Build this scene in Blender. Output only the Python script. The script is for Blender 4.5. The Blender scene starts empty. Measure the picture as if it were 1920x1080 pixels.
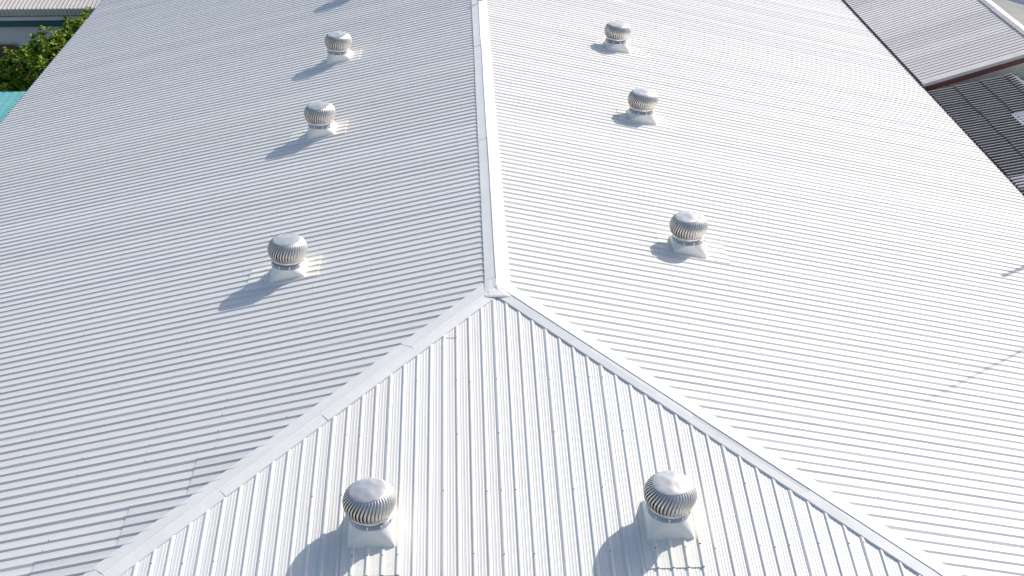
import bpy, bmesh, math, random
from mathutils import Vector, Matrix
random.seed(7)
R = math.radians
S = bpy.context.scene
COL = S.collection

# ------------------------------------------------------------------ camera
PIT, YAW, ROLL = 0.529264, 0.0451588, 0.0039737
CAM = Vector((-0.6505, -21.2615, 12.4542))
fw = Vector((math.sin(YAW)*math.cos(PIT), math.cos(YAW)*math.cos(PIT), -math.sin(PIT)))
rt = Vector((math.cos(YAW), -math.sin(YAW), 0)); up = rt.cross(fw)
r2 = rt*math.cos(ROLL) + up*math.sin(ROLL); u2 = up*math.cos(ROLL) - rt*math.sin(ROLL)
cd = bpy.data.cameras.new('camera'); cam = bpy.data.objects.new('camera', cd); COL.objects.link(cam)
m = Matrix((r2, u2, -fw)).transposed().to_4x4(); m.translation = CAM; cam.matrix_world = m
cd.sensor_width = 36; cd.lens = 36*2263.48/1920; cd.clip_start = .1; cd.clip_end = 3000
S.camera = cam

# ------------------------------------------------------------------ light
EL, AZ = R(37), R(49.5)                      # azimuth clockwise from +Y
W = bpy.data.worlds.new('World'); S.world = W; W.use_nodes = True
nt = W.node_tree; nt.nodes.clear()
sky = nt.nodes.new('ShaderNodeTexSky'); sky.sky_type = 'NISHITA'; sky.sun_disc = False
sky.sun_elevation = EL; sky.sun_rotation = AZ; sky.air_density = 1.0; sky.dust_density = 1.8; sky.ozone_density = 1.0
bg = nt.nodes.new('ShaderNodeBackground'); bg.inputs['Strength'].default_value = .135
wo = nt.nodes.new('ShaderNodeOutputWorld')
nt.links.new(sky.outputs[0], bg.inputs[0]); nt.links.new(bg.outputs[0], wo.inputs[0])
sl = bpy.data.lights.new('sun', 'SUN'); sl.energy = 3.9; sl.angle = R(.5); sl.color = (1, .95, .88)
so = bpy.data.objects.new('sun', sl); COL.objects.link(so)
sd = Vector((math.sin(AZ)*math.cos(EL), math.cos(AZ)*math.cos(EL), math.sin(EL)))
so.rotation_euler = sd.to_track_quat('Z', 'Y').to_euler()
S.view_settings.view_transform = 'Standard'; S.view_settings.look = 'None'
S.view_settings.exposure = .14; S.view_settings.gamma = 1
S.render.engine = 'CYCLES'

# ------------------------------------------------------------------ helpers
def link(name, bm, mat, parent=None, smooth=False):
    me = bpy.data.meshes.new(name)
    if isinstance(bm, tuple): me.from_pydata(bm[0], [], bm[1])
    else: bm.to_mesh(me); bm.free()
    me.update()
    if mat: me.materials.append(mat)
    if smooth:
        for p in me.polygons: p.use_smooth = True
    o = bpy.data.objects.new(name, me); COL.objects.link(o)
    if parent: o.parent = parent
    return o
def tag(o, label=None, cat=None, group=None, kind=None):
    if label: o['label'] = label
    if cat: o['category'] = cat
    if group: o['group'] = group
    if kind: o['kind'] = kind
    return o
def thing(name, label, cat, loc=(0, 0, 0), rz=0, group=None):
    o = bpy.data.objects.new(name, None); COL.objects.link(o)
    o.location = loc; o.rotation_euler = (0, 0, rz); o.empty_display_size = .3
    return tag(o, label, cat, group)
def box(bm, x0, x1, y0, y1, z0, z1):
    v = [bm.verts.new((x, y, z)) for z in (z0, z1) for y in (y0, y1) for x in (x0, x1)]
    for f in ((0,2,3,1),(4,5,7,6),(0,1,5,4),(2,6,7,3),(0,4,6,2),(1,3,7,5)): bm.faces.new([v[i] for i in f])
def quadbox(bm, pts, th):                  # slab: four top points, thickness downwards
    t = [bm.verts.new(p) for p in pts]; b = [bm.verts.new((p[0], p[1], p[2]-th)) for p in pts]
    bm.faces.new(t); bm.faces.new(b[::-1])
    for i in range(4): bm.faces.new((t[i], b[i], b[(i+1) % 4], t[(i+1) % 4]))
def lathe(bm, prof, n=48, cap0=False, cap1=False):
    rings = [[bm.verts.new((r*math.cos(2*math.pi*k/n), r*math.sin(2*math.pi*k/n), z)) for k in range(n)] for r, z in prof]
    for a, b in zip(rings, rings[1:]):
        for k in range(n): bm.faces.new((a[k], a[(k+1) % n], b[(k+1) % n], b[k]))
    if cap0: bm.faces.new(rings[0][::-1])
    if cap1: bm.faces.new(rings[-1])
def tube(bm, a, b, ra, rb, n=10):
    a, b = Vector(a), Vector(b); d = (b-a).normalized()
    u = d.orthogonal().normalized(); w = d.cross(u)
    A = [bm.verts.new(a+(u*math.cos(2*math.pi*k/n)+w*math.sin(2*math.pi*k/n))*ra) for k in range(n)]
    B = [bm.verts.new(b+(u*math.cos(2*math.pi*k/n)+w*math.sin(2*math.pi*k/n))*rb) for k in range(n)]
    for k in range(n): bm.faces.new((A[k], A[(k+1) % n], B[(k+1) % n], B[k]))
    bm.faces.new(A[::-1]); bm.faces.new(B)

# ------------------------------------------------------------------ materials
class N:
    def __init__(s, name):
        s.m = bpy.data.materials.new(name); s.m.use_nodes = True; s.t = s.m.node_tree
        s.b = s.t.nodes['Principled BSDF']
    def n(s, k, **kw):
        x = s.t.nodes.new(k)
        for a, v in kw.items():
            if a.startswith('i_'): x.inputs[a[2:].replace('_', ' ')].default_value = v
            else: setattr(x, a, v)
        return x
    def l(s, a, b): s.t.links.new(a, b)
    def math(s, op, a, b=None):
        x = s.n('ShaderNodeMath', operation=op)
        for i, v in enumerate((a, b)):
            if v is None: continue
            if isinstance(v, (int, float)): x.inputs[i].default_value = v
            else: s.l(v, x.inputs[i])
        return x.outputs[0]
    def mix(s, fac, a, b, mode='MIX'):
        x = s.n('ShaderNodeMix', data_type='RGBA', blend_type=mode)
        for i, v in ((0, fac), (6, a), (7, b)):
            if isinstance(v, (int, float)): x.inputs[i].default_value = v
            elif isinstance(v, tuple): x.inputs[i].default_value = (*v, 1)
            else: s.l(v, x.inputs[i])
        return x.outputs[2]
    def noise(s, scale=(1, 1, 1), sc=1, detail=4, rough=.6, obj='Object'):
        tc = s.n('ShaderNodeTexCoord'); mp = s.n('ShaderNodeMapping'); mp.inputs['Scale'].default_value = scale
        s.l(tc.outputs[obj], mp.inputs[0]); x = s.n('ShaderNodeTexNoise')
        x.inputs['Scale'].default_value = sc; x.inputs['Detail'].default_value = detail; x.inputs['Roughness'].default_value = rough
        s.l(mp.outputs[0], x.inputs[0]); return x.outputs[0]
    def ramp(s, f, a, b, ca=(0, 0, 0), cb=(1, 1, 1)):
        x = s.n('ShaderNodeValToRGB'); e = x.color_ramp.elements
        e[0].position = a; e[1].position = b; e[0].color = (*ca, 1); e[1].color = (*cb, 1)
        s.l(f, x.inputs[0]); return x.outputs[0]
    def bump(s, f, strength, dist):
        x = s.n('ShaderNodeBump'); x.inputs['Strength'].default_value = strength; x.inputs['Distance'].default_value = dist
        s.l(f, x.inputs['Height']); s.l(x.outputs[0], s.b.inputs['Normal'])

def plain(name, col, rough=.6, metal=0, var=.12, sc=3, bump=0, stretch=(1, 1, 1), det=4):
    q = N(name); f = q.noise(stretch, sc, det)
    c = q.mix(q.ramp(f, .3, .75), tuple(c*(1-var) for c in col), tuple(min(1, c*(1+var)) for c in col))
    q.l(c, q.b.inputs['Base Color']); q.b.inputs['Roughness'].default_value = rough; q.b.inputs['Metallic'].default_value = metal
    if bump: q.bump(f, bump, .02)
    return q.m

def roofmat(name, axis, base=(.79, .775, .745), metal=.06, rough=.58, tint=.012, dirt=.10, scale=1.0, bumpd=.010, offset=0.0):
    """coated sheet metal; axis = 0/1: world axis across the ribs"""
    q = N(name)
    tc = q.n('ShaderNodeTexCoord'); sx = q.n('ShaderNodeSeparateXYZ'); q.l(tc.outputs['Object'], sx.inputs[0])
    s = sx.outputs[axis]
    k = q.math('FLOOR', q.math('DIVIDE', q.math('ADD', s, 100.0-offset), 1.0*scale))
    wn = q.n('ShaderNodeTexWhiteNoise', noise_dimensions='1D'); q.l(k, wn.inputs['W'])
    lo = tuple(c*(1-tint) for c in base); hi = tuple(min(1, c*(1+tint*.6)) for c in base)
    c = q.mix(wn.outputs['Value'], lo, hi)
    warm = q.mix(1.0, c, (1.0, .975, .94), 'MULTIPLY')
    wn2 = q.n('ShaderNodeTexWhiteNoise', noise_dimensions='1D'); q.l(q.math('ADD', k, .37), wn2.inputs['W'])
    c = q.mix(q.math('MULTIPLY', wn2.outputs['Value'], .35), c, warm)
    st = (.25, 9, 1) if axis == 1 else (9, .25, 1)
    f = q.noise(st, 1.0, 5, .65)
    c = q.mix(q.math('MULTIPLY', q.ramp(f, .45, .75), dirt), c, (.42, .42, .44))
    f2 = q.noise((1, 1, 1), .55, 5, .6)
    c = q.mix(q.math('MULTIPLY', q.ramp(f2, .48, .72), dirt*.12), c, (.50, .49, .50))
    f3 = q.noise((2.2, 8, 1) if axis == 1 else (8, 2.2, 1), .8, 6, .7)          # sparse stains
    c = q.mix(q.math('MULTIPLY', q.ramp(f3, .60, .74), .30), c, (.45, .38, .32))
    q.l(c, q.b.inputs['Base Color'])
    q.b.inputs['Metallic'].default_value = metal; q.b.inputs['Specular IOR Level'].default_value = .3
    f4 = q.noise((.6, 3, 1) if axis == 1 else (3, .6, 1), 1.6, 3, .5)
    rr = q.math('ADD', q.math('MULTIPLY', f4, .06), rough-.03); q.l(rr, q.b.inputs['Roughness'])
    q.bump(f4, .06, bumpd*.4)
    return q.m

M_L = roofmat('coated_steel_west', 1, offset=.2)
M_R = roofmat('coated_steel_east', 1, offset=.35)
M_H = roofmat('coated_steel_hip', 0, base=(.84, .825, .79), metal=.14, rough=.5, dirt=.2, tint=.06)  # same sheet, base lightened to stand in for brighter sheen on this slope
M_LAP = roofmat('coated_steel_patch', 1, base=(.73, .72, .70), dirt=.25)
M_CAP = plain('flashing_metal', (.84, .825, .79), .45, .10, .05, 1.3, .15)
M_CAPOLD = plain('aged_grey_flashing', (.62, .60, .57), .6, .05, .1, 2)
M_PLATE = plain('cream_painted_plate', (.88, .85, .77), .5, .02, .06, 4, .1, (3, 3, 3))
M_HOOD = plain('white_painted_hood', (.88, .85, .80), .5, .03, .03, 3, .05)
M_ZINC = plain('spun_aluminium', (.80, .76, .71), .30, .75, .08, 6, .8, (1, 1, 1), 0)
M_VANE = plain('aluminium_vane', (.78, .74, .69), .38, .75, .14, 9, .1)
M_COLLAR = plain('galvanised_collar', (.50, .51, .54), .45, .6, .12, 6)
M_TAB = plain('bright_bracket', (.8, .8, .8), .4, .4, .03)
M_DARK = plain('vane_gap_shade', (.03, .03, .032), .8)
M_SCREW = plain('screw_and_washer', (.09, .09, .10), .5, .4)
M_WALL = plain('cream_render', (.95, .86, .74), .85, 0, .06, 2)
M_GREYW = plain('pale_grey_render', (.78, .77, .75), .85, 0, .06, 1.2)
M_MAROON = plain('maroon_fascia_paint', (.18, .065, .065), .5, 0, .12, 3)
M_TEAL = plain('dark_teal_beam_paint', (.01, .115, .125), .5, 0, .15, 2)
M_SOFFIT = plain('cream_soffit', (.78, .72, .66), .8, 0, .05, 2)
M_TURQ = plain('turquoise_sheet', (.13, .42, .41), .5, 0, .22, 1.1, .1, (1, 3, 1))
M_BLUE = plain('blue_sheet_roof', (.05, .10, .22), .45, .1, .25, 3)
M_BROWN = plain('brown_plastic', (.13, .075, .06), .5, 0, .2, 6)
M_BARK = plain('shrub_bark', (.11, .08, .06), .9, 0, .2, 8)
M_CONC = plain('pole_concrete', (.42, .41, .39), .85, 0, .1, 4)
M_LAMP = plain('lamp_housing_grey', (.3, .31, .32), .5, .5)
M_BIRD = plain('dark_feathers', (.05, .05, .055), .7, 0, .3, 60)
M_LEG = plain('bird_leg_skin', (.3, .2, .06), .6)

def leafmat():
    q = N('glossy_green_leaf')
    oi = q.n('ShaderNodeNewGeometry')
    c = q.mix(oi.outputs['Random Per Island'], (.06, .14, .008), (.30, .42, .025))
    q.l(c, q.b.inputs['Base Color']); q.b.inputs['Roughness'].default_value = .6; q.b.inputs['Specular IOR Level'].default_value = .25
    return q.m
M_LEAF = leafmat()
M_FLOWER = plain('red_petals', (.65, .06, .05), .6, 0, .2, 20)

def groundmat():
    q = N('yard_concrete'); f = q.noise((1, 1, 1), .35, 8, .65); g = q.noise((1, 1, 1), 5, 6, .7)
    c = q.mix(q.ramp(f, .35, .65), (.20, .19, .18), (.33, .32, .30)); c = q.mix(q.math('MULTIPLY', g, .4), c, (.12, .11, .10))
    q.l(c, q.b.inputs['Base Color']); q.b.inputs['Roughness'].default_value = .9; q.bump(g, .3, .01); return q.m
M_GROUND = groundmat()

# ------------------------------------------------------------------ ground
GZ = -7.5
g = link('ground', ([(-900, -900, GZ), (900, -900, GZ), (900, 900, GZ), (-900, 900, GZ)], [(0, 1, 2, 3)]), M_GROUND)
tag(g, 'grey concrete yard around the buildings', None, None, 'structure')

# ------------------------------------------------------------------ main roof
A = 0.2148067; T = math.tan(A); SA, CA = math.sin(A), math.cos(A)
PITCH = .25; HR = .030
PH = {'L': .115+.035, 'R': .11+.035, 'H': -.0814+.0}
EX = 16.3; YN = 44.0
def P(face, s, d, h):
    if face == 'L': return (-d-h*SA, s, -d*T+h*CA)
    if face == 'R': return (d+h*SA, s, -d*T+h*CA)
    return (s, -d-h*SA, -d*T+h*CA)
RIB = [(-.044, 0), (-.0125, HR), (.0125, HR), (.044, 0)]
LAPRIB = [(-.050, 0), (-.0495, .0055), (-.0125, HR+.003), (.0125, HR+.003), (.044, 0)]
MINOR = [(.060, 0), (.068, .0022), (.076, .0022), (.084, 0), (.112, 0), (.120, .0022), (.130, .0022), (.138, 0), (.166, 0), (.174, .0022), (.182, .0022), (.190, 0)]
def profile(s0, s1, ph, jitter=0, rnd=None, hs=1):
    pts = []; k = math.floor((s0-ph)/PITCH)-1
    while ph+k*PITCH < s1+PITCH:
        j = rnd.uniform(-jitter, jitter) if rnd else 0
        jh = rnd.uniform(-.003, .003) if rnd else 0
        for o, h in (LAPRIB if rnd and k % 4 == 0 else RIB)+MINOR:
            pts.append((ph+k*PITCH+o+(j if h > .01 else j*.6), (h+jh)*hs if h > .01 else h))
        k += 1
    out = []
    for a, b in zip(pts, pts[1:]):
        for lim in (s0, s1):
            if a[0] < lim < b[0]:
                f = (lim-a[0])/(b[0]-a[0]); out.append((lim, a[1]+f*(b[1]-a[1])))
        if s0 <= b[0] <= s1: out.append(b)
    return sorted(out)
def slope_mesh(face, s0, s1, d0, d1, ph, lift=0, jitter=0, seed=1, wob=0, border=0):
    """ribbed sheet; d0, d1 are functions of s (plan distance down the slope)"""
    rnd = random.Random(seed); pts = profile(s0, s1, ph, jitter, rnd if jitter else None, .72 if face == 'H' else 1)
    vs, fs = [], []
    nseg = 8 if wob else 1
    for s, h in pts:
        a, b = d0(s), d1(s)
        for i in range(nseg+1):
            d = a+(b-a)*i/nseg
            w = wob*math.sin(d*1.7+int(s/1.0)*2.1)*.5 if wob else 0
            vs.append(P(face, s+w, d, h+lift))
    n = nseg+1
    for i in range(len(pts)-1):
        if d1(pts[i][0])-d0(pts[i][0]) < .01 and d1(pts[i+1][0])-d0(pts[i+1][0]) < .01: continue
        for j in range(nseg):
            f = (i*n+j, i*n+j+1, (i+1)*n+j+1, (i+1)*n+j)
            fs.append(f if face in 'RH' and face == 'H' else f)
    if border:                              # turned-down border all round, so the sheet has an edge
        idx = [i*n for i in range(len(pts))]+[(len(pts)-1)*n+nseg]+[i*n+nseg for i in range(len(pts)-1, -1, -1)]
        base = len(vs)
        src = [(pts[i][0], d0(pts[i][0]), pts[i][1]) for i in range(len(pts))]
        src += [(pts[-1][0], d1(pts[-1][0]), pts[-1][1])]+[(pts[i][0], d1(pts[i][0]), pts[i][1]) for i in range(len(pts)-1, -1, -1)]
        for s, d, h in src: vs.append(P(face, s, d, h+lift-border))
        m_ = len(idx)
        for i in range(m_): fs.append((idx[i], idx[(i+1) % m_], base+(i+1) % m_, base+i))
    return vs, fs

main = thing('warehouse', 'large building under a white ribbed metal hip roof filling the frame', 'building')
tag(link('roof_slope', slope_mesh('L', -EX, YN, lambda s: max(.1, -s+.08), lambda s: EX+.1, PH['L'], 0, .0012, 3, 0), M_L, main),
    'bluish shaded roof slope left of the ridge')
tag(link('roof_slope', slope_mesh('R', -EX, YN, lambda s: max(.1, -s+.08), lambda s: EX, PH['R'], 0, .0012, 5, 0), M_R, main),
    'bright white roof slope right of the ridge')
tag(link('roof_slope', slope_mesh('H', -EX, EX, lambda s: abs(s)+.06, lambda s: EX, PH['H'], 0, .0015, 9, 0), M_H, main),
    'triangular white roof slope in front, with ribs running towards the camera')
# gutters, fascia, walls
bm = bmesh.new(); box(bm, -15.6, 15.6, -15.6, YN-.4, GZ, -3.75); link('wall', bm, M_GREYW, main)
for sx in (-1, 1):
    bm = bmesh.new(); x = sx*(EX-.12); box(bm, x-.015, x+.015, -EX+.1, YN-.2, -3.86, -3.62)
    link('fascia', bm, M_CAP, main)
bm = bmesh.new(); box(bm, -EX+.14, EX-.14, -EX+.11, -EX+.14, -3.86, -3.62); link('fascia', bm, M_CAP, main)
bm = bmesh.new()
v = [bm.verts.new(p) for p in ((-15.6, YN-.35, -3.75), (15.6, YN-.35, -3.75), (0, YN-.35, -.1))]; bm.faces.new(v)
link('gable_wall', bm, M_GREYW, main)

# ridge and hip caps: cross-section (perpendicular plan offset, height over the two planes)
def cap_mesh(fn, length, sec, seglen, seed, dent=.004):
    rnd = random.Random(seed); vs, fs = [], []; a = 0; nn = len(sec)
    while a < length:
        b = min(a+seglen, length); ns = 6; base = len(vs); o = rnd.uniform(-.008, .008)
        tw = rnd.uniform(-.004, .004)
        for i in range(ns+1):
            m_ = a+(b-a+.06)*i/ns
            lift = .0025*i/ns
            for q, (u, h) in enumerate(sec):
                e = rnd.uniform(-dent, dent) if 0 < q < nn-1 else 0
                vs.append(fn(m_, u+o*.6+e*.4, h+lift+(e if q in (1, nn-2) else e*.4)+tw*(1 if u > 0 else -1)))
        for q, (u, h) in enumerate(sec): vs.append(fn(b+.0605, u, h-.006))
        for i in range(ns+1):
            for q in range(nn-1): k = base+i*nn+q; fs.append((k, k+1, k+nn+1, k+nn))
        for q in range(nn): pass
        a = b
    return vs, fs
def ridge_fn(mm, u, h): return (u, YN-mm, -abs(u)*T+h)
sec_r = [(-.235, .004), (-.235, .032), (-.12, .040), (-.012, .050), (-.010, .064), (.006, .064), (.010, .050), (.13, .040), (.285, .032), (.285, .004)]
tag(link('ridge_cap', cap_mesh(ridge_fn, YN-.05, sec_r, 2.42, 3, .002), M_CAP, main), 'folded metal ridge cap running away from the hip')
q2 = math.sqrt(.5)
def hipL(mm, u, h):      # u>0 towards the west slope
    return (-mm*q2-u*q2, -mm*q2+u*q2, -(mm+abs(u))*q2*T+h)
def hipR(mm, u, h):
    return (mm*q2+u*q2, -mm*q2+u*q2, -(mm+abs(u))*q2*T+h)
sec_l = [(-.175, .002), (-.170, .032), (-.05, .040), (.052, .052), (.055, .063), (.072, .063), (.078, .052), (.20, .042), (.365, .032), (.368, .004)]
sec_rr = [(-.185, .002), (-.180, .032), (-.05, .040), (.026, .050), (.030, .064), (.046, .064), (.052, .050), (.18, .042), (.345, .032), (.348, .004)]
hl = link('hip_cap', cap_mesh(hipL, 22.6, sec_l, 2.3, 11, .005), M_CAP, main); tag(hl, 'dented flashing along the left hip')
hr = link('hip_cap', cap_mesh(hipR, 22.6, sec_rr, 2.45, 12, .002), M_CAP, main); tag(hr, 'straight flashing along the right hip')
# lip pieces hanging between ribs under the hip cap edge are the end rows of the section; apex saddle:
def saddle():
    bm = bmesh.new(); g = []
    for y in (.30, 0, -.13, -.26, -.30):
        row = []
        for u in (-.245, -.16, -.08, 0, .08, .16, .29):
            z = -max(abs(u), -y)*T                       # the three roof planes
            z += .060+(.012 if abs(u) < .01 and y > -.05 else 0)-(.008 if abs(u) > .2 else 0)-(.012 if y < -.28 else 0)
            row.append(bm.verts.new((u, y, z)))
        g.append(row)
    for p, q in zip(g, g[1:]):
        for k in range(6): bm.faces.new((p[k], p[k+1], q[k+1], q[k]))
    return bm
link('apex_saddle', saddle(), M_CAP, main)

# short lapped sheets along the left hip (and one on the hip slope)
for y0, y1, xe in ((-4.83, -3.83, 5.52), (-5.83, -4.83, 6.52), (-6.83, -5.83, 7.9), (-7.83, -6.83, 8.6)):
    tag(link('lap_sheet', slope_mesh('L', y0, y1, lambda s: -s+.15, lambda s, xe=xe: xe, PH['L'], .012, 0, 1, 0, .012), M_LAP, main), 'short greyer lapped sheet beside the left hip')
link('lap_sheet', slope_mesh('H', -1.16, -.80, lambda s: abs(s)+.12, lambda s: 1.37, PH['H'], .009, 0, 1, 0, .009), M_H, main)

# roofing screws on the ribs, in purlin rows
VENTS = [('H', -2.28, 5.74), ('H', 2.70, 5.74), ('L', 2.60, 4.60), ('L', 10.60, 4.60), ('L', 16.72, 4.60), ('L', 23.72, 4.60),
         ('R', 3.40, 4.57), ('R', 11.30, 4.57), ('R', 17.45, 4.57), ('R', 23.68, 4.57)]
def screw_bm(bm, mtx):
    for rr, z0, z1, n in ((.012, 0, .003, 8), (.007, .003, .010, 6)):
        r = bmesh.ops.create_cone(bm, cap_ends=True, segments=n, radius1=rr, radius2=rr*.9, depth=z1-z0)
        bmesh.ops.transform(bm, matrix=mtx @ Matrix.Translation((0, 0, (z0+z1)/2)), verts=r['verts'])
NORM = {'L': Vector((-SA, 0, CA)), 'R': Vector((SA, 0, CA)), 'H': Vector((0, -SA, CA))}
spots = []
rs = random.Random(21)
for face in 'LRH':
    ph = PH[face]
    for row in range(12):
        d = 2.5+.18*(face != 'H')*(1)-(.0 if face == 'H' else .0)+1.285*row-(.18 if False else 0)
        if face == 'H': d = 2.5+1.27*row
        if d > 15.9: break
        k = math.ceil((-EX-ph)/PITCH)
        while ph+k*PITCH < (EX if face == 'H' else 20):
            s = ph+k*PITCH; k += 1
            if rs.random() < (.68 if face == 'H' else .55): continue
            if (face == 'H' and abs(s) > d-.35) or (face != 'H' and -s > d-.55): continue
            if any(v[0] == face and abs(v[1]-s) < .5 and -.7 < d-v[2] < .93 for v in VENTS): continue
            p = Vector(P(face, s+rs.uniform(-.006, .006), d+rs.uniform(-.03, .03), HR*(.72 if face == 'H' else 1)))
            dv = p-CAM; z = dv.dot(fw); px = 960+2263.5*dv.dot(r2)/z; py = 540-2263.5*dv.dot(u2)/z
            if -60 < px < 1980 and -60 < py < 1140: spots.append((z, p, face))
spots.sort(key=lambda t: t[0])
sm = None
for z, p, face in spots[:100]:
    if sm is None:
        bm = bmesh.new(); screw_bm(bm, Matrix()); o = link('screw', bm, M_SCREW, main); sm = o
    else:
        o = sm.copy(); COL.objects.link(o); o.parent = main
    o.location = p; o.rotation_euler = NORM[face].to_track_quat('Z', 'Y').to_euler(); o.scale = (1, 1, 1) if face == 'H' else (.78, .78, .9)
bm = bmesh.new()
for z, p, face in spots[100:]:
    screw_bm(bm, Matrix.Translation(p) @ NORM[face].to_track_quat('Z', 'Y').to_matrix().to_4x4() @ Matrix.Scale(.7 if face != 'H' else 1, 4))
tag(link('screw', bm, M_SCREW, main), 'rows of small dark roofing screws further up the roof', None, None, 'stuff')

# ------------------------------------------------------------------ turbine vents (downslope = local -Y)
def lz(y): return y*T
def hood_bm():
    bm = bmesh.new(); hb = .395; n = 40; zt = .27; rt_ = .358
    cs = [(-hb, -hb), (hb, -hb), (hb, hb), (-hb, hb)]
    low = [bm.verts.new((x, y, lz(y)+.012)) for x, y in cs]; c = [bm.verts.new((x*.985, y*.985, lz(y)+.045)) for x, y in cs]
    for i in range(4): bm.faces.new((low[i], low[(i+1) % 4], c[(i+1) % 4], c[i]))
    ring = [bm.verts.new((rt_*math.cos(2*math.pi*(k/n)-math.pi*.75), rt_*math.sin(2*math.pi*(k/n)-math.pi*.75), zt)) for k in range(n)]
    top = [bm.verts.new((v.co.x, v.co.y, zt+.012)) for v in ring]
    q = n//4
    for i in range(4):                       # corner i sits at angle index i*q
        for k in range(-q//2, q//2): bm.faces.new((c[i], ring[(i*q+k) % n], ring[(i*q+k+1) % n]))
        bm.faces.new((c[i], c[(i+1) % 4], ring[(i*q+q//2) % n]))
    for k in range(n): bm.faces.new((ring[k], ring[(k+1) % n], top[(k+1) % n], top[k]))
    bmesh.ops.recalc_face_normals(bm, faces=bm.faces); return bm
NV = 42
def Rv(v):
    e = .350 if v < .5 else .300
    return e+(.447-e)*max(0, math.sin(math.pi*v))**.62
def vane_bm():
    bm = bmesh.new(); dl = 2*math.pi/NV; nz = 12
    for k in range(NV):
        rows = []
        for i in range(nz+1):
            v = i/nz; z = .405+.425*v; r = Rv(v); sv = math.sin(math.pi*v)**.5
            th = k*dl+.24*v*v-.05*math.sin(math.pi*v)
            row = []
            for t, dr in ((.06, -.012), (0, 0), (-.28, -.004), (-.56, -.022), (-.93, -.055)):
                rr = r+dr*max(sv, .12); a = th+t*dl
                row.append(bm.verts.new((rr*math.cos(a), rr*math.sin(a), z)))
            rows.append(row)
        for a, b in zip(rows, rows[1:]):
            for j in range(4): bm.faces.new((a[j], a[j+1], b[j+1], b[j]))
    return bm
def cap_bm():
    bm = bmesh.new()
    lathe(bm, [(.300, .818), (.309, .820), (.311, .832), (.300, .836), (.24, .846), (.14, .858), (.05, .868), (.012, .870)], 48, True, True)
    return bm
def ringb():
    bm = bmesh.new(); lathe(bm, [(.335, .335), (.354, .338), (.358, .372), (.364, .385), (.364, .410), (.347, .416), (.30, .412)], 48); return bm
def vent(i, face, s, d, label, proto=None):
    rz = {'H': 0, 'L': -math.pi/2, 'R': math.pi/2}[face]
    loc = P(face, s, d, 0)
    t = thing('turbine_vent', label, 'roof vent', loc, rz, 'turbine vents on the white metal roof')
    # plate: follows the ribs of the slope it sits on
    if face == 'H': phl = PH['H']-s
    elif face == 'L': phl = s-PH['L']
    else: phl = PH['R']-s
    phl = phl % PITCH
    if face == 'L': pass
    pts = profile(-.49, .49, phl)
    if face == 'L': pts = sorted([(-a, h) for a, h in profile(-.49, .49, PH['L']-s)])
    vs, fs = [], []
    y0, y1 = .70, -.93
    def pl(x, y, h): return (x, y-h*SA, y*T+h*CA)
    for x, h in pts:
        if h < .01: h *= .4
        for y in (y0, y1): vs += [pl(x, y, h+.014), pl(x, y, h-.004)]
    nn = len(pts)
    for k in range(nn-1):
        a, b = 4*k, 4*k+4
        fs += [(a, a+2, b+2, b), (a+2, a+3, b+3, b+2), (a, b, b+1, a+1)]
    fs += [(0, 1, 3, 2), (4*nn-4, 4*nn-2, 4*nn-1, 4*nn-3)]
    pt = link('base_plate', (vs, fs), M_PLATE, t)
    ribs = sorted({round(x, 3) for x, h in pts if h > .02})
    cen = [(ribs[k]+ribs[k+1])/2 for k in range(0, len(ribs)-1) if ribs[k+1]-ribs[k] < .03]
    for x in cen[:5]:
        if proto: o = proto['screw'].copy(); COL.objects.link(o); o.parent = pt
        else:
            bm = bmesh.new(); screw_bm(bm, Matrix()); o = link('screw', bm, M_SCREW, pt)
            proto = {'screw': o} if proto is None else proto
        o.location = pl(x, -.56 if abs(x) < .45 else -.5, HR+.014); o.rotation_euler = (A, 0, 0)
    return t, proto
def vent_parts(t, src=None, spin=0):
    if src:
        def cp(o, par):
            c = o.copy(); COL.objects.link(c); c.parent = par
            for ch in [x for x in o.children]: cp(ch, c)
            return c
        for ch in [x for x in src.children if x.name.split('.')[0] != 'base_plate']:
            c = cp(ch, t)
            if c.name.startswith('turbine_head'): c.rotation_euler.z = spin
        return
    h = link('hood', hood_bm(), M_HOOD, t)
    bm = bmesh.new(); lathe(bm, [(.360, .262), (.374, .264), (.374, .272), (.362, .276), (.362, .333), (.34, .336), (.05, .336)], 48)
    c = link('collar', bm, M_COLLAR, t, True)
    for k in range(10):
        a = 2*math.pi*k/10+.2; bm = bmesh.new(); box(bm, .362, .373, -.011, .011, .272, .34)
        bmesh.ops.rotate(bm, verts=bm.verts, cent=(0, 0, 0), matrix=Matrix.Rotation(a, 3, 'Z')); link('bracket', bm, M_TAB, c)
    hd = link('turbine_head', vane_bm(), M_VANE, t, True)
    tc_ = link('top_cap', cap_bm(), M_ZINC, hd, True)
    for k in range(8):
        a = 2*math.pi*k/8; bm = bmesh.new(); r = bmesh.ops.create_cone(bm, cap_ends=True, segments=8, radius1=.006, radius2=.004, depth=.006)
        bmesh.ops.translate(bm, verts=bm.verts, vec=(.278*math.cos(a), .278*math.sin(a), .842)); link('rivet', bm, M_SCREW, tc_)
    link('lower_ring', ringb(), M_ZINC, hd, True)
    bm = bmesh.new(); lathe(bm, [(.31, .39), (.27, .40), (.30, .60), (.26, .80), (.02, .81)], 32); link('column', bm, M_DARK, hd)  # dark drum added inside the head to shade the gaps between vanes
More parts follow.
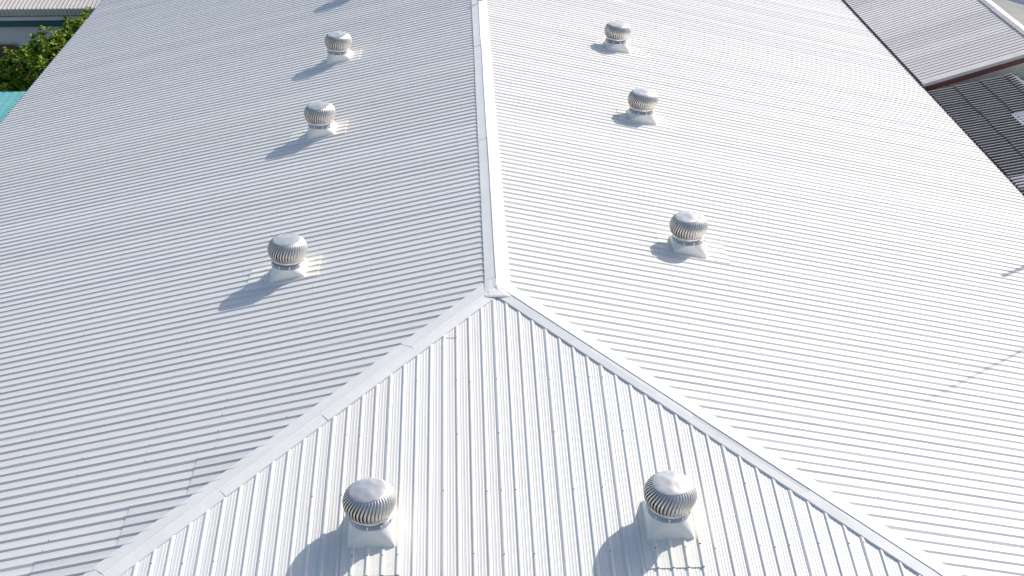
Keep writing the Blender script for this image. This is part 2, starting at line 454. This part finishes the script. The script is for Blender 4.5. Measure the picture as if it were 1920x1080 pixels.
LAB = ['nearest turbine vent on the front slope, left one, with a cloudy reflection on its cap',
       'turbine vent on the front slope, right one, with its whole base plate showing',
       'turbine vent nearest the left hip on the bluish slope, with a long shadow',
       'second turbine vent up from the hip on the bluish slope left of the ridge',
       'third turbine vent up from the hip on the bluish slope left of the ridge',
       'turbine vent cut off at the top, left of the ridge, only its shadow showing',
       'turbine vent nearest the hip on the bright slope right of the ridge',
       'second turbine vent up from the hip on the bright slope right of the ridge',
       'third turbine vent up from the hip on the bright slope right of the ridge',
       'turbine vent cut off by the top edge right of the ridge, only its shadow showing']
src = None; proto = None
for i, (face, s, d) in enumerate(VENTS):
    t, proto = vent(i, face, s, d, LAB[i], proto)
    vent_parts(t, src, random.uniform(0, 6.28))
    t.rotation_euler.x = random.uniform(-.012, .012)
    hd_ = [c for c in t.children if c.name.startswith('turbine_head')][0]
    hd_.rotation_euler.x = random.uniform(-.03, .03); hd_.rotation_euler.y = random.uniform(-.03, .03)
    if src is None: src = t

# ------------------------------------------------------------------ bird on the ridge
def loft(bm, secs, n=12):
    rings = []
    for (c, ax, ry, rz_) in secs:
        c = Vector(c); ax = Vector(ax).normalized(); side = Vector((0, 0, 1)).cross(ax)
        side = side.normalized(); upv = ax.cross(side)
        rings.append([bm.verts.new(c+side*ry*math.cos(2*math.pi*k/n)+upv*rz_*math.sin(2*math.pi*k/n)) for k in range(n)])
    for a, b in zip(rings, rings[1:]):
        for k in range(n): bm.faces.new((a[k], a[(k+1) % n], b[(k+1) % n], b[k]))
    bm.faces.new(rings[0][::-1]); bm.faces.new(rings[-1])
bt = thing('bird', 'small dark bird perched on the ridge cap near the top edge', 'bird', (-.01, 19.25, .086), R(165))
bm = bmesh.new()
loft(bm, [((.150, 0, .135), (1, 0, -.1), .002, .002), ((.128, 0, .138), (1, 0, 0), .008, .007), ((.118, 0, .142), (1, 0, 0), .019, .019), ((.100, 0, .145), (1, 0, .2), .025, .026),
          ((.080, 0, .138), (1, 0, .6), .024, .026), ((.060, 0, .118), (1, 0, .7), .032, .034), ((.025, 0, .092), (1, 0, .5), .043, .044),
          ((-.02, 0, .075), (1, 0, .35), .042, .040), ((-.06, 0, .060), (1, 0, .3), .028, .026), ((-.09, 0, .050), (1, 0, .3), .018, .012),
          ((-.17, 0, .028), (1, 0, .3), .020, .005), ((-.18, 0, .025), (1, 0, .3), .018, .003)])
link('body', bm, M_BIRD, bt, True)
for sy in (-1, 1):
    bm = bmesh.new(); tube(bm, (-.005, sy*.016, .06), (.008, sy*.018, 0), .005, .003, 6)
    for q in (-.4, 0, .4): tube(bm, (.008, sy*.018, .002), (.008+.028*math.cos(q), sy*.018+.028*math.sin(q), .002), .003, .002, 5)
    link('leg', bm, M_LEG, bt)
    bm = bmesh.new(); loft(bm, [((.05, sy*.036, .10), (1, 0, .4), .003, .018), ((0, sy*.043, .083), (1, 0, .4), .005, .026), ((-.06, sy*.030, .060), (1, 0, .3), .004, .016), ((-.11, sy*.014, .045), (1, 0, .3), .002, .005)], 8)
    link('wing', bm, M_BIRD, bt, True)

# ------------------------------------------------------------------ grey roofed building (right)
def sheet(fn, s0, s1, d0, d1, pitch, prof, nd=1):
    vs, fs = [], []; pts = []
    k = 0
    while s0+k*pitch < s1:
        for o, h in prof:
            s = s0+k*pitch+o*pitch
            if s <= s1: pts.append((s, h))
        k += 1
    for s, h in pts:
        for i in range(nd+1): vs.append(fn(s, d0+(d1-d0)*i/nd, h))
    n = nd+1
    for i in range(len(pts)-1):
        for j in range(nd): fs.append((i*n+j, i*n+j+1, (i+1)*n+j+1, (i+1)*n+j))
    return vs, fs
TRAP = [(0, 0), (.02, -.040), (.12, -.040), (.13, .022), (.30, .022), (.42, 0)]
GM = .31; GX0, GX1, GZ0 = 16.36, 20.6, -3.47; GRY = 20.17
M_GR = roofmat('weathered_grey_sheet', 1, base=(.80, .75, .72), metal=.02, rough=.6, dirt=.25, tint=.12, scale=.84)
gb = thing('grey_roof_building', 'building with weathered grey ribbed gable roof and maroon fascia beyond the right eave', 'building')
def gl(s, d, h): return (GX0+d, s, GZ0+GM*d+h)
def gr(s, d, h): return (GX1+d, s, GZ0+GM*(GX1-GX0)-GM*d+h)
tag(link('roof_slope', sheet(gl, GRY+.22, 48, 0, GX1-GX0, .24, TRAP), M_GR, gb), 'long grey ribbed slope')
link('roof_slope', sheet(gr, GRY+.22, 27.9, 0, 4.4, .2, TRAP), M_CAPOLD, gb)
zr = GZ0+GM*(GX1-GX0)
def strip(name, pts, th, mat, par):
    bm = bmesh.new(); quadbox(bm, pts, th); bmesh.ops.recalc_face_normals(bm, faces=bm.faces); return link(name, bm, mat, par)
# verge flashing, barge, maroon fascia
strip('verge_flashing', [(GX0, GRY, GZ0+.035), (GX1, GRY, zr+.035), (GX1, GRY+.27, zr+.035), (GX0, GRY+.27, GZ0+.035)], .13, M_CAPOLD, gb)
strip('verge_flashing', [(GX1+.003, GRY, zr+.035), (GX1+4.4, GRY, zr+.035-4.4*GM), (GX1+4.4, GRY+.27, zr+.035-4.4*GM), (GX1+.003, GRY+.27, zr+.035)], .13, M_CAPOLD, gb)
strip('fascia_board', [(GX0, GRY+.02, GZ0-.10), (GX1, GRY+.02, zr-.10), (GX1, GRY+.06, zr-.10), (GX0, GRY+.06, GZ0-.10)], .22, M_MAROON, gb)
strip('fascia_board', [(GX1+.003, GRY+.02, zr-.10), (GX1+4.4, GRY+.02, zr-.10-4.4*GM), (GX1+4.4, GRY+.06, zr-.10-4.4*GM), (GX1+.003, GRY+.06, zr-.10)], .22, M_MAROON, gb)
# ridge flashing: two wide leaves
bm = bmesh.new()
yy = GRY
rr_ = random.Random(4)
while yy < 47.9:
    y2 = min(yy+2.4, 48); e = rr_.uniform(-.03, .03)
    quadbox(bm, [(GX1-.12+e, yy, zr-.12*GM+.045), (GX1, yy, zr+.075), (GX1, y2-.01, zr+.070), (GX1-.12+e, y2-.01, zr-.12*GM+.04)], .012)
    quadbox(bm, [(GX1+.004, yy, zr+.075), (GX1+.52+e, yy, zr-.52*GM+.04), (GX1+.52+e, y2-.01, zr-.52*GM+.036), (GX1+.004, y2-.01, zr+.070)], .012)
    yy = y2
bmesh.ops.recalc_face_normals(bm, faces=bm.faces)
link('ridge_cap', bm, M_CAPOLD, gb)
# walls: gable as pentagon prism
bm = bmesh.new()
for y0, y1, xr in ((GRY+.38, 27.6, GX1+4.0), (27.603, 47.6, GX1-.003)):
    zrr = zr-.09-(GM*4.0 if xr > GX1+1 else 0)
    pr = [(GX0+.25, GZ), (xr, GZ), (xr, zrr)] + ([(GX1, zr-.09)] if xr > GX1+1 else []) + [(GX0+.25, GZ0+.25*GM-.09)]
    a = [bm.verts.new((x, y0, z)) for x, z in pr]; b = [bm.verts.new((x, y1, z)) for x, z in pr]
    bm.faces.new(a); bm.faces.new(b[::-1])
    for i in range(len(pr)): bm.faces.new((a[i], a[(i+1) % len(pr)], b[(i+1) % len(pr)], b[i]))
bmesh.ops.recalc_face_normals(bm, faces=bm.faces)
link('wall', bm, M_WALL, gb)
bm = bmesh.new(); tube(bm, (GX0-.02, GRY, GZ0-.06), (GX0-.02, 48, GZ0-.06), .02, .02, 8); link('gutter', bm, M_SCREW, gb)

# ------------------------------------------------------------------ dark fibre cement building (right, nearer)
def darkmat():
    q = N('mossy_fibre_cement'); f = q.noise((1, 1, 1), 2.2, 8, .7); g2 = q.noise((.8, 6, 1), 1.5, 5, .6)
    c = q.mix(q.ramp(f, .35, .7), (.075, .066, .065), (.17, .145, .13)); c = q.mix(q.math('MULTIPLY', q.ramp(g2, .5, .7), .5), c, (.21, .19, .17))
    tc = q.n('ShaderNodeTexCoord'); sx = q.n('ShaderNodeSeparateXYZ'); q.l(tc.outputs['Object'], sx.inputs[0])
    w = q.math('COSINE', q.math('MULTIPLY', q.math('SUBTRACT', sx.outputs[1], 9.5), 2*math.pi/.192))     # pale crest bands painted in for sunlit wave tops
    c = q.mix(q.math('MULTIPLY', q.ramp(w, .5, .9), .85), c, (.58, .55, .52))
    q.l(c, q.b.inputs['Base Color']); q.b.inputs['Roughness'].default_value = .75; q.bump(f, .4, .01); return q.m
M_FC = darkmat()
M_CLEAR = plain('pale_translucent_sheet', (.85, .84, .84), .45, 0, .06, 4)
DM = .215; DX0, DX1, DZ0, DY0, DY1 = 16.38, 19.30, -3.62, 9.5, 19.72
zd = DZ0+DM*(DX1-DX0)
db = thing('dark_roof_building', 'lower building under dark mossy corrugated roof beside the right eave', 'building')
WAVE = [(i/10, .042*math.cos(2*math.pi*i/10)) for i in range(10)]
WP = .192
def dl_(s, d, h): return (DX0+d, s, DZ0+DM*d+h)
def dr_(s, d, h): return (DX1+d, s, zd-DM*d+h)
rows = [(0, .98), (.90, 1.93), (1.85, 2.87)]
vs, fs = [], []; rd = random.Random(8)
for ri, (a, b) in enumerate(rows):            # sheets of six waves, each lapping over the row below
    s = DY0; k = 0
    while s < DY1-.05:
        w = min(WP*5, DY1-s); j = rd.uniform(-.025, .025); lift = .012
        if ri == 1 and abs(s-15.75) < WP*2.6: s0s = s
        v, f = sheet(lambda S_, D_, H_: dl_(S_, D_, H_+.008+.034*(1-(D_-a)/(b-a))+rdj), s, s+w+.001, a-.0+j, b, WP, WAVE) if not (globals().__setitem__('rdj', rd.uniform(-.003, .003))) else None
        o = len(vs); vs += v; fs += [tuple(i+o for i in q) for q in f]
        s += w; k += 1
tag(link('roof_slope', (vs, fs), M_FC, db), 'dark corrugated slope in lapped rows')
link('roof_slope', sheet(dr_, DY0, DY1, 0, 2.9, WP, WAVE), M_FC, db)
link('skylight_sheet', sheet(lambda s, d, h: dl_(s, d, h+.05), 15.55, 16.52, 1.72, 2.8, WP, WAVE), M_CLEAR, db)
link('skylight_sheet', sheet(lambda s, d, h: dl_(s, d, h+.045), 11.45, 12.35, .02, .9, WP, WAVE), M_CLEAR, db)
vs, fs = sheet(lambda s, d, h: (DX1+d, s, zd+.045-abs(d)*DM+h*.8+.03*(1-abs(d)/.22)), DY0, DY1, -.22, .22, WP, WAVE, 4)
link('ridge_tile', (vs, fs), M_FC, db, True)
bm = bmesh.new(); box(bm, DX0-.05, DX0+.0, DY0, DY1, DZ0-.08, DZ0-.03); box(bm, DX0-.12, DX0-.05, DY0, DY1, DZ0-.08, DZ0-.065); link('gutter', bm, M_LAMP, db)
bm = bmesh.new()
pr = [(DX0+.12, GZ), (DX1+2.6, GZ), (DX1+2.6, zd-.1-2.6*DM), (DX1, zd-.1), (DX0+.12, DZ0-.07)]
a = [bm.verts.new((x, DY0+.15, z)) for x, z in pr]; b = [bm.verts.new((x, DY1-.1, z)) for x, z in pr]
bm.faces.new(a); bm.faces.new(b[::-1])
for i in range(5): bm.faces.new((a[i], a[(i+1) % 5], b[(i+1) % 5], b[i]))
bmesh.ops.recalc_face_normals(bm, faces=bm.faces); link('wall', bm, M_WALL, db)

# blue roofed shed in the far right corner
bb = thing('blue_roof_shed', 'shed with dark blue sheet roof just showing in the top right corner', 'shed')
link('roof', sheet(lambda s, d, h: (21.4+d, s, -4.3-.08*d+h), 28.3, 44, 0, 12, .25, TRAP), M_BLUE, bb)
bm = bmesh.new(); box(bm, 21.6, 33, 28.6, 43.7, GZ, -5.4); link('wall', bm, M_GREYW, bb)
bm = bmesh.new(); box(bm, 21.4, 33.2, 28.25, 28.29, -4.75, -4.35); link('fascia', bm, M_CAP, bb)

# ------------------------------------------------------------------ building with teal beam (top left)
tb = thing('teal_beam_building', 'pale building with ribbed roof and dark teal beam in the top left corner', 'building')
FY = 34.0; TX0, TX1 = -42, -16.95
M_PALE = plain('pale_beige_sheet', (.52, .49, .46), .5, .05, .06, 2)
WRIB = [(0, 0), (.0, .0), (.06, .035), (.22, .035), (.30, 0)]
link('roof', sheet(lambda s, d, h: (s, FY-.5+d, -4.42+.15*d+h), TX0, TX1, 0, 9, .187, WRIB), M_PALE, tb)
link('valance', sheet(lambda s, d, h: (s, FY-.5-.05*d-h, -4.42-d), TX0, TX1, 0, .30, .187, WRIB), M_PALE, tb)
bm = bmesh.new(); box(bm, TX0, TX1, FY-.40, FY+.02, -4.98, -4.80); link('soffit_board', bm, M_SOFFIT, tb)
bm = bmesh.new(); box(bm, TX0, TX1, FY-.30, FY+.0, -5.31, -4.985); link('beam', bm, M_TEAL, tb)
bm = bmesh.new(); box(bm, TX0+.2, TX1-.2, FY+.05, FY+8, GZ, -4.60); link('wall', bm, M_GREYW, tb)
bm = bmesh.new(); box(bm, TX0, TX1, FY-1.6, FY+.045, GZ+.004, GZ+.15); link('plinth', bm, M_CONC, tb)
# brown chairs by the wall
def chair(x, y, z, label, src=None):
    t = thing('garden_chair', label, 'chair', (x, y, z), R(random.uniform(-6, 6)), 'brown chairs along the shaded wall')
    def add(nm, f):
        bm = bmesh.new(); f(bm); bmesh.ops.bevel(bm, geom=bm.edges[:], offset=.012, segments=2); return link(nm, bm, M_BROWN, t)
    add('seat', lambda b: box(b, -.24, .24, -.24, .22, .40, .45))
    def back(b):
        box(b, -.24, .24, .20, .25, .50, .92)
    add('backrest', back)
    for sx in (-1, 1):
        for yy in (-.21, .21): add('leg', lambda b: box(b, sx*.21-.025, sx*.21+.025, yy-.025, yy+.025, 0, .40 if yy < 0 else .52))
        add('armrest', lambda b: box(b, sx*.25-.025, sx*.25+.025, -.22, .20, .60, .64))
for i, x in enumerate((-22.85, -22.38, -21.88, -21.40)):
    chair(x-.1, FY-.45, GZ+.15+.25, ['brown chair against the shaded wall, leftmost in view', 'second brown chair from the left against the shaded wall', 'third brown chair from the left against the shaded wall, beside the flowering shrub', 'brown chair hidden mostly behind the flowering shrub'][i])
bm = bmesh.new(); box(bm, -24.5, -20.6, FY-.85, FY+.045, GZ+.152, GZ+.40); st = link('bench_step', bm, M_CONC)
tag(st, 'low concrete step carrying the brown chairs by the shaded wall', 'step')

# ------------------------------------------------------------------ flowering shrubs
def shrub(loc, rx, h0, ztop, n, label, seed):
    r_ = random.Random(seed); t = thing('flowering_shrub', label, 'shrub', (loc[0], loc[1], GZ), 0, 'flowering shrubs beside the left eave')
    H = ztop-GZ; cz = H-h0*.5; bm = bmesh.new(); tips = []
    for i in range(n):
        u = r_.uniform(-1, 1); th = r_.uniform(0, 6.283); q = math.sqrt(1-u*u); rr = (.45+.55*r_.random()**.5)*(1+.13*math.sin(3*th+seed)+.10*math.sin(5*th+u*4))
        c = Vector((rx*rr*q*math.cos(th), rx*rr*q*math.sin(th), cz+h0*.5*rr*u))
        ax = Vector((q*math.cos(th)*.6+r_.uniform(-.4, .4), q*math.sin(th)*.6+r_.uniform(-.4, .4), .75+.3*u)).normalized()
        if rr > .9 and u > -.2: tips.append((c, ax))
        u1 = ax.orthogonal().normalized(); w1 = ax.cross(u1); nl = r_.randint(7, 10); L = r_.uniform(.20, .30)
        for k in range(nl):
            a = 6.283*k/nl+r_.uniform(-.3, .3); el = r_.uniform(.1, .9); dr = (u1*math.cos(a)+w1*math.sin(a))*math.cos(el)+ax*math.sin(el)
            sd_ = dr.cross(ax).normalized()*L*.19; ll = L*r_.uniform(.7, 1.1)
            p0 = c; pm = c+dr*ll*.55+ax*.012; p1 = c+dr*ll-ax*.02
            v = [bm.verts.new(x) for x in (p0, pm+sd_, p1, pm-sd_)]; bm.faces.new((v[0], v[1], v[2], v[3]))
    link('foliage', bm, M_LEAF, t)
    bm = bmesh.new()
    tube(bm, (0, 0, 0), (.03, 0, cz*.55), .06, .045, 8)
    for k in range(7):
        a = k*.9+seed; tube(bm, (.02, 0, cz*.5), (rx*.6*math.cos(a), rx*.6*math.sin(a), cz+.25*h0*r_.uniform(-.3, .9)), .035, .012, 6)
    link('trunk', bm, M_BARK, t)
    for (c, ax) in r_.sample(tips, min(len(tips), 4)):
        bm = bmesh.new()
        for k in range(14):
            p = c+ax*.07+Vector((r_.uniform(-.055, .055), r_.uniform(-.055, .055), r_.uniform(-.03, .04)))
            bmesh.ops.create_icosphere(bm, subdivisions=1, radius=.018, matrix=Matrix.Translation(p))
        link('flower', bm, M_FLOWER, t)
for i, (x, y, rx, hh, zt, n, lb) in enumerate([
    (-20.35, 28.6, .85, 1.5, -5.75, 230, 'low flowering shrub at the left frame edge, above the turquoise sheet'),
    (-19.35, 29.2, 1.0, 2.2, -4.75, 380, 'flowering shrub with red blooms in front of the brown chairs'),
    (-18.35, 29.9, 1.0, 2.4, -4.25, 400, 'large leafy shrub in the middle of the row beside the left eave'),
    (-18.1, 28.3, .95, 1.7, -4.95, 300, 'dark shaded shrub closest under the left eave'),
    (-17.55, 30.9, .9, 2.2, -4.15, 340, 'leafy shrub below the teal beam, against the eave'),
    (-17.15, 32.2, .75, 1.8, -4.25, 260, 'topmost shrub of the row, just under the pale ribbed roof')]):
    shrub((x, y), rx, hh, zt, n, lb, i+3)

# turquoise sheet canopy
ta = thing('turquoise_canopy', 'bright turquoise sheet canopy at the left edge beside the white roof', 'canopy')
vs, fs = sheet(lambda s, d, h: (s, 19.4+d, -4.62+.03*d+h+.004*math.sin(s*5)), -24.5, -16.6, 0, 3.9, .3, [(0, 0), (.3, .006), (.5, .012), (.8, .004)], 6)
link('sheet', (vs, fs), M_TURQ, ta)
for x in (-24.2, -20.4, -16.9):
    for y in (19.7, 23.0):
        bm = bmesh.new(); tube(bm, (x, y, GZ), (x, y, -4.62+.03*(y-19.4)-.01), .04, .04, 10); link('post', bm, M_CONC, ta)
bm = bmesh.new(); box(bm, -24.5, -16.6, 23.30, 23.34, -4.62, -4.49); link('edge_trim', bm, M_TEAL, ta)

# ------------------------------------------------------------------ poles east of the roof (they cast the two thin shadows)
def pole(x, y, top, r0, label, arm):
    t = thing('utility_pole', label, 'utility pole', (x, y, GZ), 0)
    bm = bmesh.new(); tube(bm, (0, 0, 0), (0, 0, top-GZ), r0*1.4, r0, 12); link('column', bm, M_CONC, t)
    if arm:
        bm = bmesh.new(); box(bm, -.45, .45, -.05, .05, top-GZ-.5, top-GZ-.4); link('crossarm', bm, M_CONC, t)
        for xx in (-.4, 0, .4):
            bm = bmesh.new(); tube(bm, (xx, 0, top-GZ-.4), (xx, 0, top-GZ-.2), .03, .045, 8); link('insulator', bm, M_LAMP, t)
pole(17.6, 6.0, 7.0, .026, 'tall concrete pole standing right of the roof, outside the frame, casting the long thin shadow', False)
pole(17.5, 8.75, 1.5, .06, 'short pole right of the roof, outside the frame, casting the short smudged shadow', False)
